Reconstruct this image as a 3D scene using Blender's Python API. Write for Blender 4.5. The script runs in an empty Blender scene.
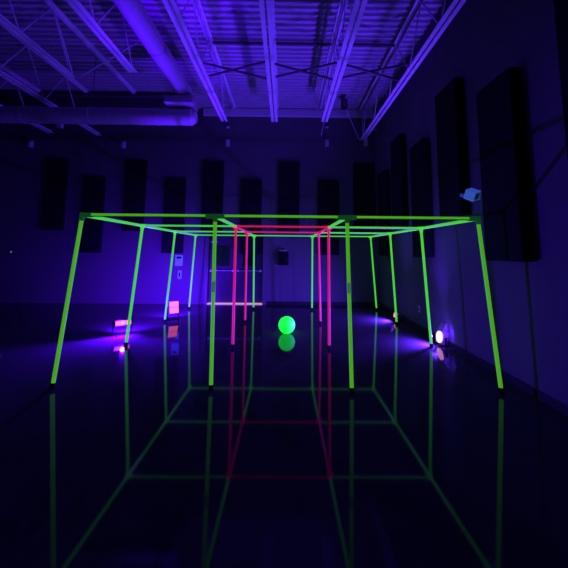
import bpy, bmesh, math, random
from mathutils import Vector, Matrix
random.seed(4)
S = bpy.context.scene
COL = S.collection
V = Vector
PI = math.pi

# ------------------------------------------------------------------ materials
def mat(name, base, rough=.6, spec=.4, metal=0., emit=None, es=1., noise=None, bump=None, ior=None):
    m = bpy.data.materials.new(name); m.use_nodes = True
    nt = m.node_tree; b = nt.nodes['Principled BSDF']
    b.inputs['Base Color'].default_value = (*base, 1)
    b.inputs['Roughness'].default_value = rough
    b.inputs['Specular IOR Level'].default_value = spec
    b.inputs['Metallic'].default_value = metal
    if ior: b.inputs['IOR'].default_value = ior
    if emit:
        b.inputs['Emission Color'].default_value = (*emit, 1)
        b.inputs['Emission Strength'].default_value = es
    tc = nt.nodes.new('ShaderNodeTexCoord')
    if noise:
        sc, amt = noise
        n = nt.nodes.new('ShaderNodeTexNoise'); n.inputs['Scale'].default_value = sc
        n.inputs['Detail'].default_value = 4
        mx = nt.nodes.new('ShaderNodeMix'); mx.data_type = 'RGBA'
        mx.inputs[6].default_value = (*[c*(1-amt) for c in base], 1)
        mx.inputs[7].default_value = (*[min(1, c*(1+amt)) for c in base], 1)
        nt.links.new(tc.outputs['Object'], n.inputs['Vector'])
        nt.links.new(n.outputs['Fac'], mx.inputs[0]); nt.links.new(mx.outputs[2], b.inputs['Base Color'])
    if bump:
        sc, st = bump
        n = nt.nodes.new('ShaderNodeTexNoise'); n.inputs['Scale'].default_value = sc
        n.inputs['Detail'].default_value = 2
        bp = nt.nodes.new('ShaderNodeBump'); bp.inputs['Strength'].default_value = st
        bp.inputs['Distance'].default_value = .05
        nt.links.new(tc.outputs['Object'], n.inputs['Vector'])
        nt.links.new(n.outputs['Fac'], bp.inputs['Height']); nt.links.new(bp.outputs['Normal'], b.inputs['Normal'])
    return m

M = dict(
    floor=mat('polished dark floor', (.05, .048, .055), .05, .5, noise=(3, .3), bump=(1.3, .008), ior=1.21),
    wall=mat('painted wall', (.15, .14, .16), .85, .1, noise=(2.2, .10), bump=(60, .05)),
    deck=mat('white painted steel deck', (.52, .5, .55), .6, .3, noise=(5, .12)),
    steel=mat('white painted joist steel', (.74, .70, .78), .5, .4, noise=(9, .12)),
    darksteel=mat('dark painted steel', (.10, .09, .11), .6, .3, noise=(6, .2)),
    brace=mat('grey bracing steel', (.12, .115, .13), .6, .3, noise=(9, .2)),
    duct=mat('galvanised duct metal', (.42, .40, .44), .5, .4, .1, noise=(8, .15)),
    panel=mat('black acoustic fabric', (.018, .016, .022), .95, .05, noise=(120, .25)),
    base=mat('black rubber baseboard', (.02, .018, .025), .6, .3, noise=(12, .2)),
    door=mat('dark door paint', (.05, .045, .06), .55, .3, noise=(4, .15)),
    frame=mat('grey door frame paint', (.13, .12, .14), .5, .4, noise=(8, .1)),
    chrome=mat('brushed bar metal', (.55, .55, .6), .35, .5, .8, noise=(20, .1)),
    black=mat('black plastic', (.012, .012, .014), .6, .2, noise=(30, .2)),
    rubber=mat('black rubber', (.01, .01, .01), .8, .2, noise=(30, .2)),
    housing=mat('black lamp housing', (.22, .21, .24), .45, .4, noise=(20, .2)),
    white=mat('white plastic under ultraviolet', (.22, .45, .8), .45, .4, emit=(.04, .10, .5), es=.6, noise=(20, .05)),
    offwhite=mat('off white plastic', (.7, .68, .75), .5, .4, noise=(20, .05)),
    green=mat('green fluorescent tape', (.16, .55, .08), .5, .3, emit=(.06, .56, .035), es=1.0, noise=(40, .06)),
    dimgreen=mat('front row green tape dimmed for weak ultraviolet', (.25, .5, .06), .5, .3, emit=(.065, .37, .006), es=.9, noise=(40, .06)),  # green tape dimmed and yellowed in colour for weaker ultraviolet at the front
    fitting=mat('dark green pipe fitting', (.06, .22, .05), .5, .4, emit=(.003, .045, .006), es=1., noise=(40, .1)),
    pink=mat('pink fluorescent tape', (.8, .12, .3), .45, .4, emit=(.52, .008, .045), es=1.0, noise=(40, .06)),
    pipe=mat('dark pipe for the dim underside of bars', (.05, .09, .05), .5, .4, noise=(40, .1)),  # dark colour stands in for the dim underside of the sideways bars
    bare=mat('bare grey green pipe', (.25, .4, .25), .5, .4, emit=(.03, .12, .03), es=1., noise=(40, .1)),
    ball=mat('green fluorescent vinyl', (.2, .8, .25), .35, .5, emit=(.002, .95, .012), es=2.0, noise=(30, .08), bump=(55, .12)),
    lens=mat('glowing violet lamp lens', (.1, .05, .1), .3, .5, emit=(2.0, .26, .72), es=1.),
    lenshot=mat('glowing hot violet lamp lens', (.1, .05, .1), .3, .5, emit=(2.6, 1.0, 2.4), es=1.),
    gap=mat('light of the next room under the doors', (.6, .5, .4), .5, .3, emit=(.55, .26, .30), es=1.),
    dot=mat('pale indicator', (.5, .6, .7), .5, .4, emit=(.03, .06, .12), es=1.),
    screen=mat('dark glass', (.01, .01, .015), .15, .5),
)

# ------------------------------------------------------------------ helpers
def obj(name, bm, m, parent=None, smooth=False, **props):
    me = bpy.data.meshes.new(name)
    bmesh.ops.recalc_face_normals(bm, faces=bm.faces)
    bm.to_mesh(me); bm.free()
    if smooth:
        me.polygons.foreach_set('use_smooth', [True]*len(me.polygons))
        me.set_sharp_from_angle(angle=math.radians(40))
    me.materials.append(m)
    o = bpy.data.objects.new(name, me); COL.objects.link(o)
    if parent: o.parent = parent
    for k, v in props.items(): o[k] = v
    return o
def thing(name, label, cat, loc=(0, 0, 0), group=None, rz=0.):
    o = bpy.data.objects.new(name, None); COL.objects.link(o)
    o.location = loc; o.rotation_euler = (0, 0, rz); o.empty_display_size = .1
    o['label'] = label; o['category'] = cat
    if group: o['group'] = group
    return o
def tag(o, label, cat, group=None):
    o['label'] = label; o['category'] = cat
    if group: o['group'] = group
    return o
def struct(name, bm, m, parent=None, smooth=False):
    o = obj(name, bm, m, parent, smooth)
    if not parent: o['kind'] = 'structure'
    return o
def NB(): return bmesh.new()
def box(bm, a, b, bev=0., mtx=None):
    a, b = V(a), V(b)
    r = bmesh.ops.create_cube(bm, size=1)
    vs = r['verts']
    for v in vs: v.co = V(((v.co[i]+.5)*(b[i]-a[i])+a[i]) for i in range(3))
    if bev:
        es = list({e for v in vs for e in v.link_edges})
        r = bmesh.ops.bevel(bm, geom=es, offset=bev, segments=2, profile=.5, affect='EDGES')
        vs = list({v for f in r['faces'] for v in f.verts} | {v for v in vs if v.is_valid})
    if mtx:
        for v in vs: v.co = mtx @ v.co
    return bm
def tube(bm, a, b, r, seg=14, r2=None, cap=True):
    a, b = V(a), V(b); d = b-a
    q = d.to_track_quat('Z', 'Y').to_matrix().to_4x4()
    r2 = r if r2 is None else r2
    bmesh.ops.create_cone(bm, cap_ends=cap, segments=seg, radius1=r, radius2=r2, depth=d.length,
                          matrix=Matrix.Translation((a+b)/2) @ q)
    return bm
def bar(bm, a, b, w, h):
    """box section w x h running from a to b"""
    a, b = V(a), V(b); d = b-a
    q = d.to_track_quat('Y', 'Z').to_matrix().to_4x4()
    box(bm, (-w/2, -d.length/2, -h/2), (w/2, d.length/2, h/2), 0, Matrix.Translation((a+b)/2) @ q)
    return bm
def prism(bm, pts, x0, x1):
    """extrude polygon (y,z) along x"""
    A = [bm.verts.new((x0, y, z)) for y, z in pts]; B = [bm.verts.new((x1, y, z)) for y, z in pts]
    n = len(pts)
    bm.faces.new(A); bm.faces.new(B[::-1])
    for i in range(n): bm.faces.new((A[i], B[i], B[(i+1) % n], A[(i+1) % n]))
    return bm

# ------------------------------------------------------------------ the room
XL, XR, YB, YF, ZC = -9.4, 2.84, 5.70, -7.0, 6.03
struct('floor', box(NB(), (XL-.2, YF-.2, -.12), (XR+.2, YB+.4, 0)), M['floor'])
# back wall with the opening of the double doors
DX0, DX1, DZ = -2.30, -.56, 2.20
bm = NB()
box(bm, (XL-.2, YB, 0), (DX0, YB+.3, 6.17)); box(bm, (DX1, YB, 0), (XR+.2, YB+.3, 6.17)); box(bm, (DX0, YB, DZ), (DX1, YB+.3, 6.17))
struct('wall_back', bm, M['wall'])
struct('wall_right', box(NB(), (XR, YF, 0), (XR+.2, YB, 6.17)), M['wall'])
struct('wall_left', box(NB(), (XL-.2, YF, 0), (XL, YB, 6.17)), M['wall'])
struct('wall_front', box(NB(), (XL-.2, YF-.2, 0), (XR+.2, YF, 6.17)), M['wall'])
bm = NB()
box(bm, (DX1+.07, YB-.015, 0), (XR, YB, .10), .004)
struct('baseboard_back', bm, M['base'])
struct('baseboard_right', box(NB(), (XR-.015, YF, 0), (XR, YB-.016, .10), .004), M['base'])
# corrugated steel deck, ribs running across the room
pts = []; y = YF; p = .152
while y < YB-.001:
    pts += [(y, ZC), (y+.045, ZC), (y+.062, ZC+.05), (y+.135, ZC+.05)]; y += p
pts = [q for q in pts if q[0] < YB] + [(YB, ZC)]
top = [(YB, ZC+.12), (YF, ZC+.12)]
bm = NB()
A = [bm.verts.new((XL-.2, a, z)) for a, z in pts]; B = [bm.verts.new((XR+.2, a, z)) for a, z in pts]
for i in range(len(pts)-1): bm.faces.new((A[i], B[i], B[i+1], A[i+1]))
T = [bm.verts.new(c) for c in ((XL-.2, YF, ZC+.14), (XR+.2, YF, ZC+.14), (XR+.2, YB, ZC+.14), (XL-.2, YB, ZC+.14))]
bm.faces.new(T)
struct('ceiling', bm, M['deck'])

# ledger beam along the top of the back wall
tag(obj('ledger_beam', box(NB(), (-2.55, YB-.12, 5.80), (XR-.02, YB-.002, 6.02), .008), M['steel']),
    'pale steel ledger beam along the top of the back wall under the deck', 'beam')

# double doors in their recess
fr = NB()
box(fr, (DX0-.06, YB-.03, 0), (DX0+.05, YB+.16, DZ+.06), .006); box(fr, (DX1-.05, YB-.03, 0), (DX1+.06, YB+.16, DZ+.06), .006)
box(fr, (DX0+.05, YB-.03, DZ-.05), (DX1-.05, YB+.16, DZ+.06), .006)
struct('trim_1', fr, M['frame'])
struct('trim_2', box(NB(), (DX0+.05, YB-.02, 0), (DX1-.05, YB+.20, .022)), M['gap'])
DM = (DX0+DX1)/2
for i, (a, b) in enumerate(((DX0+.055, DM-.004), (DM+.004, DX1-.055))):
    d = struct('door_%d' % (i+1), box(NB(), (a, YB+.09, .035), (b, YB+.135, DZ-.055), .004), M['door'])
    bb = NB(); tube(bb, (a+.07, YB+.02, .99), (b-.07, YB+.02, .99), .018)
    for x in (a+.07, b-.07): box(bb, (x-.03, YB+.0, .955), (x+.03, YB+.09, 1.025), .006)
    obj('push_bar', bb, M['chrome'], d, True)
    x = a+.03 if i == 0 else b-.22
    obj('sign_plate', box(NB(), (x, YB+.07, 1.83), (x+.19, YB+.09, 1.865), .003), M['offwhite'], d)
    gl = NB(); x0, x1 = a+.2, b-.2
    box(gl, (x0, YB+.082, 1.12), (x1, YB+.09, 1.74), .003)
    obj('window_panel', gl, M['screen'], d)

# ------------------------------------------------------------------ acoustic panels
T_ = .075
HI, LO = (2.15, 4.33), (1.49, 3.78)
back = [(2.46, HI, 'tall black acoustic panel in the right corner of the back wall'),
        (1.36, LO, 'low black acoustic panel on the back wall right of the black dispenser'),
        (.155, HI, 'high black acoustic panel directly above the black dispenser'),
        (-1.0, LO, 'low black acoustic panel above the right leaf of the double doors'),
        (-2.18, HI, 'high black acoustic panel above the left jamb of the double doors'),
        (-3.33, LO, 'low black acoustic panel above the two pale wall plates'),
        (-4.55, HI, 'high black acoustic panel, second panel left of the pale wall plates'),
        (-5.78, LO, 'low black acoustic panel, second from the left on the dim back wall'),
        (-6.95, HI, 'high black acoustic panel, leftmost on the dim back wall')]
def panel(name, a, b, side, lab, grp):
    t = thing(name, lab, 'acoustic panel', ((a[0]+b[0])/2, (a[1]+b[1])/2, a[2]), grp)
    l = t.location
    obj('fabric_face', box(NB(), V(a)-l, V(b)-l, .012), M['panel'], t)
    for z in (a[2]+.3, b[2]-.3):
        if side == 'back': c = box(NB(), V((a[0]+.1, b[1], z-.03))-l, V((b[0]-.1, YB-.002, z+.03))-l)
        else: c = box(NB(), V((b[0], a[1]+.1, z-.03))-l, V((XR-.002, b[1]-.1, z+.03))-l)
        obj('mount_rail', c, M['darksteel'], t)
for x, (z0, z1), lab in back:
    panel('acoustic_panel', (x-.32, YB-.015-T_, z0), (x+.32, YB-.015, z1), 'back', lab, 'acoustic panels on the back wall')
T2 = .15
right = [(-1.3, HI, 'high black acoustic panel on the right wall nearest the camera'),
         (-.02, LO, 'low black acoustic panel on the right wall beside the front corner pole'),
         (1.14, HI, 'high black acoustic panel on the right wall above the pale askew fixture'),
         (2.32, LO, 'low black acoustic panel on the right wall behind the second pole row'),
         (3.5, HI, 'high black acoustic panel on the right wall, second from the back corner'),
         (4.65, LO, 'low black acoustic panel on the right wall next to the back corner')]
for y, (z0, z1), lab in right:
    if y < -1: z0, z1 = z0+.3, z1+.2
    panel('acoustic_panel', (XR-.015-T2, y-.32, z0), (XR-.015, y+.32, z1), 'right', lab, 'acoustic panels on the right wall')

# ------------------------------------------------------------------ ceiling joists
ZB, ZT = 5.0, 5.99
joists = [(-6.92, 5.2, 'steel bar joist of the dark far left ceiling, outermost one'),
          (-5.59, 5.35, 'steel bar joist over the dim left side, second from the left wall'),
          (-4.26, 2.15, 'steel bar joist over the left, ending short beside the thin hanging rods'),
          (-2.93, 1.95, 'steel bar joist just left of the bright violet duct'),
          (-1.59, 4.2, 'steel bar joist just right of the bright violet duct'),
          (-.26, 4.2, 'steel bar joist over the middle of the frame, above the green ball'),
          (1.06, 4.15, 'steel bar joist right of the middle, beside the small hanging speaker'),
          (2.40, 5.46, 'steel bar joist along the top of the right wall')]
for x, ye, lab in joists:
    t = thing('bar_joist', lab, 'joist', (x, 0, ZB), 'bar joists under the ceiling deck')
    for s in (-1, 1):
        bm = NB()
        x0, x1 = (.018, .085) if s > 0 else (-.085, -.018)
        box(bm, (x0, YF+.02, 0), (x1, ye, .011)); xa = x0 if s > 0 else x1-.011
        box(bm, (xa, YF+.02, .011), (xa+.011, ye, .072))
        obj('bottom_chord', bm, M['steel'], t)
    for s in (-1, 1):
        bm = NB()
        x0, x1 = (.015, .075) if s > 0 else (-.075, -.015)
        box(bm, (x0, YF+.02, ZT-ZB+.028), (x1, YB-.14, ZT-ZB+.038)); xa = x0 if s > 0 else x1-.010
        box(bm, (xa, YF+.02, ZT-ZB-.035), (xa+.010, YB-.14, ZT-ZB+.028))
        obj('top_chord', bm, M['steel'], t)
    bm = NB(); yy = ye-.02; k = 0
    yy = min(yy, 4.4) if x < -2 else yy
    if x > -2: tube(bm, (0, YB-.3, ZT-ZB-.0), (0, ye-.03, .04), .013, 8)
    while yy > YF+.8:
        tube(bm, (0, yy, .04), (0, yy-.6, ZT-ZB), .012, 8); tube(bm, (0, yy-.6, ZT-ZB), (0, yy-1.2, .04), .012, 8); yy -= 1.2
    obj('web', bm, M['steel'], t)
# crossed bridging between neighbouring joists
for (xa, xb, yb, lab) in ((-1.59, -.26, 1.9, 'crossed steel bridging left of the middle joist'),
                     (-.26, 1.06, 1.9, 'crossed steel bridging right of the middle joist'),
                     (1.06, 2.40, 1.9, 'crossed steel bridging beside the right wall joist')):
    t = thing('cross_bridging', lab, 'bracing', ((xa+xb)/2, yb, ZB), 'crossed bridging between joists')
    h = (xb-xa)/2
    for s in (1, -1):
        bm = NB(); bar(bm, (-h+.09, .25*s, .05+.02*s), (h-.09, -.25*s, .05+.02*s), .035, .03)
        obj('brace_angle', bm, M['brace'], t)
    obj('straight_rail', box(NB(), (-h+.08, .43, .905), (h-.08, .475, .95)), M['brace'], t)
# duct run ending over a round trunk
t = thing('supply_duct', 'bright violet-lit straight duct running back under the left joists', 'duct', (-2.34, 0, 4.98))
bm = NB(); tube(bm, (.08, YF+.02, .17), (.08, 2.95, .17), .17, 36); obj('duct_run', bm, M['duct'], t, True)
for yy in (-2.8, -1.4, 0, 1.4, 2.68): obj('seam_ring', tube(NB(), (.08, yy-.02, .17), (.08, yy+.02, .17), .178, 36), M['duct'], t, True)
bm = NB(); box(bm, (-.30, 2.72, -.19), (.34, 3.2, -.01), .03); obj('end_boot', bm, M['duct'], t)
t = thing('trunk_duct', 'horizontal round duct with a capped right end under the bright duct', 'duct', (-3.0, 3.05, 4.60))
bm = NB(); tube(bm, (-6.2, 0, 0), (.9, 0, 0), .185, 32); obj('duct_pipe', bm, M['duct'], t, True)
bm = NB(); tube(bm, (.9, 0, 0), (1.0, 0, 0), .185, 32, .12); obj('end_cap', bm, M['duct'], t, True)
for x in (-4.4, -2.9, -1.4, .1): obj('seam_ring', tube(NB(), (x, 0, 0), (x+.05, 0, 0), .195, 32), M['duct'], t, True)
for x in (-4.4, -1.4): obj('hanger_rod', tube(NB(), (x+.025, 0, .18), (x+.025, 0, 1.40), .008, 8), M['brace'], t)
# girder closing the left part of the ceiling
bm = NB(); box(bm, (XL+.02, 4.62, 5.30), (-2.62, 4.86, 5.34)); box(bm, (XL+.02, 4.62, 5.89), (-2.62, 4.86, 5.94)); box(bm, (XL+.02, 4.73, 5.34), (-2.62, 4.76, 5.89))
tag(obj('steel_girder', bm, M['darksteel']), 'dark deep steel girder crossing the left part of the ceiling', 'girder')
# thin rods by the left joist
for a, b, lab in (((-3.9, .9, 5.95), (-4.2, 2.1, 5.05), 'thin hanging rod dropping to the end of the left joist'),
                  ((-3.1, 2.4, 5.95), (-4.1, 2.2, 5.05), 'thin slanting rod beside the end of the left joist')):
    tag(obj('hanging_rod', tube(NB(), a, b, .012, 8), M['steel']), lab, 'rod', 'thin rods near the left ceiling joist')
tag(obj('hanging_rod', tube(NB(), (1.62, 4.72, 5.95), (2.285, 5.4, 4.98), .013, 8), M['steel']), 'thin diagonal rod from the hanging speaker down to the right wall joist', 'rod')
tag(obj('hanging_cable', tube(NB(), (1.05, 4.10, 5.0), (.97, 4.12, 4.62), .008, 8), M['steel']), 'short thin cable hanging from the end of the joist right of middle', 'cable')
tag(obj('conduit_stub', tube(NB(), (2.45, 5.3, 5.27), (2.80, 5.3, 5.27), .016, 10), M['steel']), 'short pale horizontal conduit beside the right wall joist end', 'conduit')
t = thing('ceiling_speaker', 'small dark speaker hanging from the deck right of the middle joists', 'speaker', (1.70, 4.7, 5.64))
obj('speaker_box', box(NB(), (-.08, -.09, 0), (.08, .09, .27), .015), M['black'], t)
obj('hanger', tube(NB(), (0, 0, .26), (0, 0, .39), .012, 8), M['brace'], t)
obj('grille', box(NB(), (-.065, -.1, .02), (.065, -.088, .25), .004), M['darksteel'], t)

# small pale brackets on the back wall
for x, z, lab in ((-7.85, 4.82, 'leftmost small pale bracket high on the dim back wall'),
             (-5.0, 4.84, 'small pale bracket high on the back wall left of the door panels'),
             (-1.77, 4.93, 'small pale bracket high on the back wall above the double doors'),
             (1.33, 4.97, 'small pale bracket high on the back wall right of the middle joist'),
             (2.56, 5.0, 'small pale bracket high in the right corner of the back wall')):
    t = thing('wall_bracket', lab, 'bracket', (x, YB, z), 'small brackets high on the back wall')
    obj('bracket_plate', box(NB(), (-.06, -.02, -.12), (.06, -.001, .12), .006), M['offwhite'], t)
    bm = NB(); box(bm, (-.05, -.12, -.10), (.05, -.02, .06), .02); obj('bracket_head', bm, M['offwhite'], t)
    obj('bracket_hook', box(NB(), (-.05, -.07, .48), (.05, -.001, .53), .008), M['offwhite'], t) if z > 4.9 and x < 2 else None
t = thing('hanging_light', 'small pale block hanging under the girder at far left', 'fixture', (-6.33, 4.74, 5.0))
obj('light_body', box(NB(), (-.07, -.07, -.02), (.07, .07, .24), .015), M['offwhite'], t)
obj('stem', tube(NB(), (0, 0, .24), (0, 0, .298), .014, 8), M['brace'], t)

# things on the walls
t = thing('paper_dispenser', 'small black dispenser on the back wall right of the double doors', 'dispenser', (0, YB, 1.16))
bm = NB(); prism(bm, [(-.002, 0), (-.20, .03), (-.22, .25), (-.16, .42), (-.002, .44)], -.155, .155)
bmesh.ops.bevel(bm, geom=list(bm.edges), offset=.014, segments=2, affect='EDGES'); obj('dispenser_body', bm, M['black'], t)
obj('top_glint', box(NB(), (-.12, -.155, .425), (.12, -.02, .455), .008), M['offwhite'], t, label='glint along the top, made as a pale lid')  # pale lid added to imitate a glint on the dispenser top
obj('window', box(NB(), (-.06, -.229, .12), (.06, -.212, .20), .004), M['screen'], t)
t = thing('wall_plate', 'larger pale blue plate, upper of two left of the double doors', 'wall plate', (-3.13, YB, 1.28), 'pale plates on the back wall')
obj('plate', box(NB(), (-.11, -.03, -.16), (.11, -.001, .16), .008), M['white'], t)
obj('dial', tube(NB(), (0, -.03, -.03), (0, -.05, -.03), .045, 20), M['offwhite'], t, True)
obj('screen', box(NB(), (-.07, -.034, .05), (.07, -.028, .12), .003), M['screen'], t)
t = thing('wall_plate', 'smaller pale blue plate, lower of two left of the double doors', 'wall plate', (-3.09, YB, .86), 'pale plates on the back wall')
obj('plate', box(NB(), (-.055, -.025, -.125), (.055, -.001, .125), .006), M['white'], t)
obj('switch', box(NB(), (-.022, -.034, -.06), (.022, -.024, .06), .004), M['screen'], t)
t = thing('wall_fixture', 'small pale blue box tilted askew high on the right wall', 'wall fixture', (XR, .60, 2.39))
obj('mount_plate', box(NB(), (-.03, -.07, -.05), (-.001, .07, .09), .006), M['offwhite'], t)
mx = Matrix.Translation((-.13, -.03, .02)) @ Matrix.Rotation(.6, 4, 'Z') @ Matrix.Rotation(.5, 4, 'X') @ Matrix.Rotation(-.35, 4, 'Y')
bm = NB(); box(bm, (-.072, -.072, -.072), (.072, .072, .072), .012, mx); obj('fixture_head', bm, M['white'], t)
bm = NB(); box(bm, (-.05, -.079, -.05), (.05, -.071, .05), .004, mx); obj('front_cover', bm, M['offwhite'], t)
bm = NB(); box(bm, (-.14, .06, -.02), (-.03, .09, .03), .01, Matrix.Translation((-.08, .05, .0)) @ Matrix.Rotation(.3, 4, 'Y')); obj('side_wing', bm, M['offwhite'], t)
t = thing('outlet_cover', 'tiny pale outlet cover low on the right wall behind the second pole row', 'outlet', (XR, 2.78, .42))
obj('cover', box(NB(), (-.012, -.04, -.065), (-.001, .04, .065), .004), M['offwhite'], t)
obj('socket', box(NB(), (-.016, -.018, -.04), (-.011, .018, .04), .003), M['black'], t)
t = thing('door_sensor', 'tiny pale indicator low on the dim far left of the back wall', 'sensor', (-8.13, YB, 1.49))
obj('mount_body', box(NB(), (-.06, -.03, -.05), (.06, -.001, .05), .008), M['black'], t)
obj('indicator', tube(NB(), (0, -.03, 0), (0, -.04, 0), .035, 16), M['dot'], t, True)

# ------------------------------------------------------------------ the glowing pipe frame
W, H, R = 1.6125, 2.0, .0225
FEET = [[(-2.60, -.01), (-.78, -.04), (.82, -.10), (2.53, -.08)],
        [(-2.57, 1.59), (-.79, 1.52), (.79, 1.50), (2.53, 1.63)],
        [(-2.60, 3.35), (-.82, 3.34), (.85, 3.28), (2.53, 3.27)],
        [(-2.54, 4.92), (-.79, 4.92), (.80, 4.90), (2.58, 4.96)]]
TOP = [[((j-1.5)*W, i*W) for j in range(4)] for i in range(4)]
frame = thing('pipe_frame', 'large square pipe frame of sixteen poles in glowing green and pink tape', 'frame', (0, W*1.5, 0))
F0 = V(frame.location)
def pk(i, j): return i in (1, 2) and j in (1, 2)
for i in range(4):
    for j in range(4):
        a = V((*FEET[i][j], 0))-F0; b = V((*TOP[i][j], H))-F0
        d = (b-a).normalized()
        m = 'pink' if pk(i, j) else ('dimgreen' if i == 0 else 'green')
        pole = obj('pole', tube(NB(), a+d*.055, b-d*.05, R, 18), M[m], frame, True)
        if pk(i, j): pole['label'] = 'pole wrapped in pink glowing tape'
        c = NB(); tube(c, a, a+d*.03, R+.009, 18, R+.006); tube(c, a+d*.03, a+d*.06, R+.005, 18)
        obj('foot_cap', c, M['rubber'], pole, True)
        if i == 0 and j in (1, 2):
            mid = a+d*1.16
            obj('pipe_joint', tube(NB(), mid-d*.06, mid+d*.06, R+.004, 18), M['bare'], pole, True)
        # fitting with an arm along each bar
        c = NB(); L = .115 if i == 0 else .06
        tube(c, b-d*.07, b+V((0, 0, R+.006)), R+.007, 16)
        for dx, dy in ((1, 0), (-1, 0), (0, 1), (0, -1)):
            if 0 <= j+dx <= 3 and 0 <= i+dy <= 3:
                tube(c, b, b+V((dx, dy, 0))*(L if dx else .06), R+.006, 16)
        f = obj('corner_fitting', c, M['pink' if pk(i, j) else ('fitting' if i == 0 else 'green')], frame, True)
        if i == 0: f['label'] = 'dark green pipe fitting'
def bars(i0, j0, i1, j1, m):
    a = V((*TOP[i0][j0], H))-F0; b = V((*TOP[i1][j1], H))-F0; d = (b-a).normalized()
    s = lambda i, j: .115 if (i == 0 and i0 == i1) else .06
    a, b = a+d*s(i0, j0), b-d*s(i1, j1)
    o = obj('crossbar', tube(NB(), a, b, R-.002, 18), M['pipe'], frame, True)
    bm = NB(); sd = d.cross(V((0, 0, 1))).normalized(); n = 16; rings = []; full = i0 != i1  # sideways bars stay dark below: shade built in to dim their floor reflection
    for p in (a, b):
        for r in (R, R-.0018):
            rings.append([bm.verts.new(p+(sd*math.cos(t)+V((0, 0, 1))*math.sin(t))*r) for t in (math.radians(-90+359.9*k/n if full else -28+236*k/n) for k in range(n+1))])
    a0, a1, b0, b1 = rings
    for k in range(n):
        bm.faces.new((a0[k], a0[k+1], b0[k+1], b0[k])); bm.faces.new((a1[k], b1[k], b1[k+1], a1[k+1]))
        bm.faces.new((a0[k], a1[k], a1[k+1], a0[k+1])); bm.faces.new((b0[k], b0[k+1], b1[k+1], b1[k]))
    for k in (0, n): bm.faces.new((a0[k], b0[k], b1[k], a1[k]))
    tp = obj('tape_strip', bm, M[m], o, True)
    if m == 'pink': tp['label'] = 'pink glowing tape'
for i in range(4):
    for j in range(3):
        bars(i, j, i, j+1, 'dimgreen' if i == 0 else ('pink' if i in (1, 2) and j == 1 else 'green'))
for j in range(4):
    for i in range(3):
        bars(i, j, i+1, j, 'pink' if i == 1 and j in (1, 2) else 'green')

# ------------------------------------------------------------------ the ball
ball = thing('play_ball', 'glowing green ball on the floor under the middle of the frame', 'ball', (.10, 2.45, 0))
bm = NB(); bmesh.ops.create_uvsphere(bm, u_segments=48, v_segments=28, radius=.16, matrix=Matrix.Translation((0, 0, .16)))
obj('ball_skin', bm, M['ball'], ball, True)
bm = NB(); q = V((.35, -.35, .87)).normalized(); tube(bm, V((0, 0, .16))+q*.155, V((0, 0, .16))+q*.1615, .008, 12)
obj('valve', bm, M['bare'], ball, True)

# ------------------------------------------------------------------ ultraviolet floor lamps
VIO, VIB = (.08, .001, 1.0), (.10, .018, 1.0)
def lamp(label, loc, az, tilt, w, h, zc, rows, hot, beams, tint, deep=.09):
    """az: direction the lens faces (radians, 0 = +x); tilt: upward tilt"""
    t = thing('blacklight_lamp', label, 'lamp', (loc[0], loc[1], 0), 'ultraviolet floor lamps', az+PI/2)
    # local frame: lens faces -y
    mx = Matrix.Translation((0, 0, zc)) @ Matrix.Rotation(-tilt, 4, 'X')
    bm = NB(); box(bm, (-w/2-.018, -.0, -h/2-.016), (w/2+.018, deep, h/2+.016), .01, mx)
    for k in range(7):
        x = -w/2+.02+k*(w-.04)/6
        box(bm, (x-.004, deep, -h/2), (x+.004, deep+.02, h/2), 0, mx)
    obj('housing', bm, M['housing'], t)
    if hot:
        bm = NB(); prism(bm, [(-.0, h/2+.016), (deep, h/2+.016), (deep, h/2+.15), (deep*.55, h/2+.15)], -w/2+.01, w/2-.03)
        for v in bm.verts: v.co = mx @ v.co
        obj('hood', bm, M['housing'], t)
    hh = h/rows
    for k in range(rows):
        z0 = -h/2+k*hh+(.006 if rows > 1 else 0); z1 = -h/2+(k+1)*hh-(.006 if rows > 1 else 0)
        bm = NB()
        if hot:
            tube(bm, (0, .002, 0), (0, -.014, 0), w/2, 32)
            for v in bm.verts: v.co = mx @ v.co
        else: box(bm, (-w/2, -.012, z0), (w/2, .002, z1), .005, mx)
        obj('lens', bm, M['lenshot' if hot else 'lens'], t)
    bm = NB()
    for s in (-1, 1):
        x = s*(w/2+.03)
        box(bm, (x-.006, .02, .012), (x+.006, .06, zc+.02), .002)
        tube(bm, (x-s*.02, .04, zc), (x+s*.02, .04, zc), .018, 14)
    box(bm, (-w/2-.036, .02, 0), (w/2+.036, .06, .014), .003)
    box(bm, (-w/2, -.05, 0), (-w/2+.03, .13, .012), .003); box(bm, (w/2-.03, -.05, 0), (w/2, .13, .012), .003)
    obj('bracket', bm, M['rubber'], t)
    # the light itself: beams as (aim, cone, watts, blend) in world directions, plus fill spots added off the lens
    rot = Matrix.Rotation(-(az+PI/2), 3, 'Z')
    p = mx @ V((0, -.09, 0))
    for aim, cone, watts, *at in beams:
        ld = bpy.data.lights.new('flood_fill', 'SPOT'); ld.energy = watts; ld.color = tint; ld.spot_size = math.radians(cone); ld.spot_blend = 1
        ld.shadow_soft_size = .035
        lo = bpy.data.objects.new('flood_and_fill', ld); COL.objects.link(lo); lo.parent = t
        lo.location = mx @ V(at[0]) if at else p; lo.rotation_euler = (rot @ V(aim)).to_track_quat('-Z', 'Y').to_euler()
    return t
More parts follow.
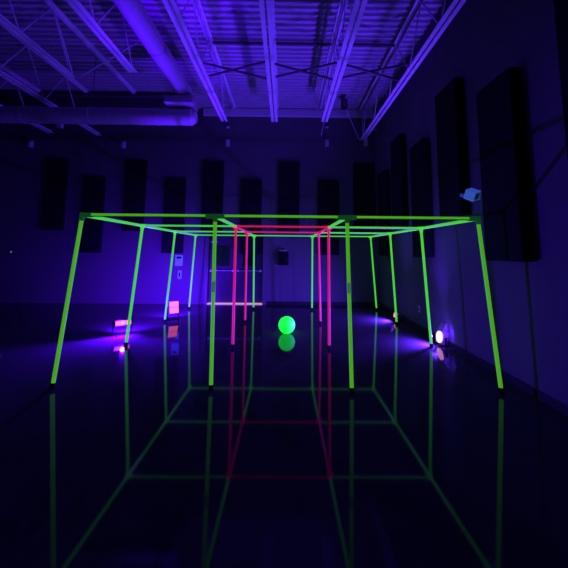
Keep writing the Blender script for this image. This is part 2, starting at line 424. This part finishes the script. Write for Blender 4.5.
lamp('long low violet lamp on the floor beside the left pole of the second row', (-2.96, 2.25), math.radians(-50), .35, .26, .075, .225, 1, False,
     [((-.25, -.5, -.7), 179, 1000, (0, -.035, .015)), ((.19, -.24, 1), 30, 2300), ((.88, -.47, .03), 70, 600), ((-.1, 1, -.32), 140, 700, (0, .17, .08))], VIO)  # last spot added behind the housing, where no lens is, to light the wall
lamp('two-panel violet lamp on the floor at the back left, under the pale wall plates', (-2.50, 3.62), math.radians(-55), .25, .20, .27, .27, 2, False,
     [((-.3, 1, -.22), 150, 520, (0, .17, .14)), ((.06, -.12, 1), 36, 1300)], VIO)  # first spot added at the rear of the lamp to brighten the back wall
lamp('white-hot violet lamp by the right wall beside the second row pole', (2.73, 1.74), math.radians(-178), .15, .19, .19, .14, 1, True,
     [((-.42, .06, 1), 82, 820), ((-1, .1, -.12), 160, 600), ((-.2, .7, -.1), 179, 14, (.30, .0, .14))], VIB)  # last spot added in the air beside the lamp to brighten its side
lamp('violet lamp by the right wall mostly hidden behind the third row pole', (2.63, 3.62), math.radians(-170), .25, .13, .09, .13, 1, False,
     [((-.42, -.15, 1), 80, 820), ((-1, .1, -.12), 160, 600)], VIB)

# ------------------------------------------------------------------ world, camera
w = bpy.data.worlds.new('night'); S.world = w; w.use_nodes = True
w.node_tree.nodes['Background'].inputs[0].default_value = (.0004, .0002, .002, 1)
w.node_tree.nodes['Background'].inputs[1].default_value = 1
f, pit, roll, yaw, sx, sy = 312.35, .10619, -.00895, .00889, 4.02, -66.06
cam = bpy.data.cameras.new('camera'); co = bpy.data.objects.new('camera', cam); COL.objects.link(co)
cam.sensor_width = 36; cam.lens = f/568*36; cam.shift_x = -sx/568; cam.shift_y = sy/568
X = V((math.cos(yaw), -math.sin(yaw), 0)); G = V((math.sin(yaw), math.cos(yaw), 0)); Z = V((0, 0, 1))
fw = G*math.cos(pit)+Z*math.sin(pit); U = Z*math.cos(pit)-G*math.sin(pit)
rt = X*math.cos(roll)-U*math.sin(roll); up = X*math.sin(roll)+U*math.cos(roll)
m3 = Matrix((rt, up, -fw)).transposed()
co.matrix_world = Matrix.Translation((.0492, -3.8015, 1.5834)) @ m3.to_4x4()
S.camera = co
S.view_settings.view_transform = 'Standard'; S.view_settings.look = 'None'
S.view_settings.exposure = 0; S.view_settings.gamma = 1; S.view_settings.use_curve_mapping = False
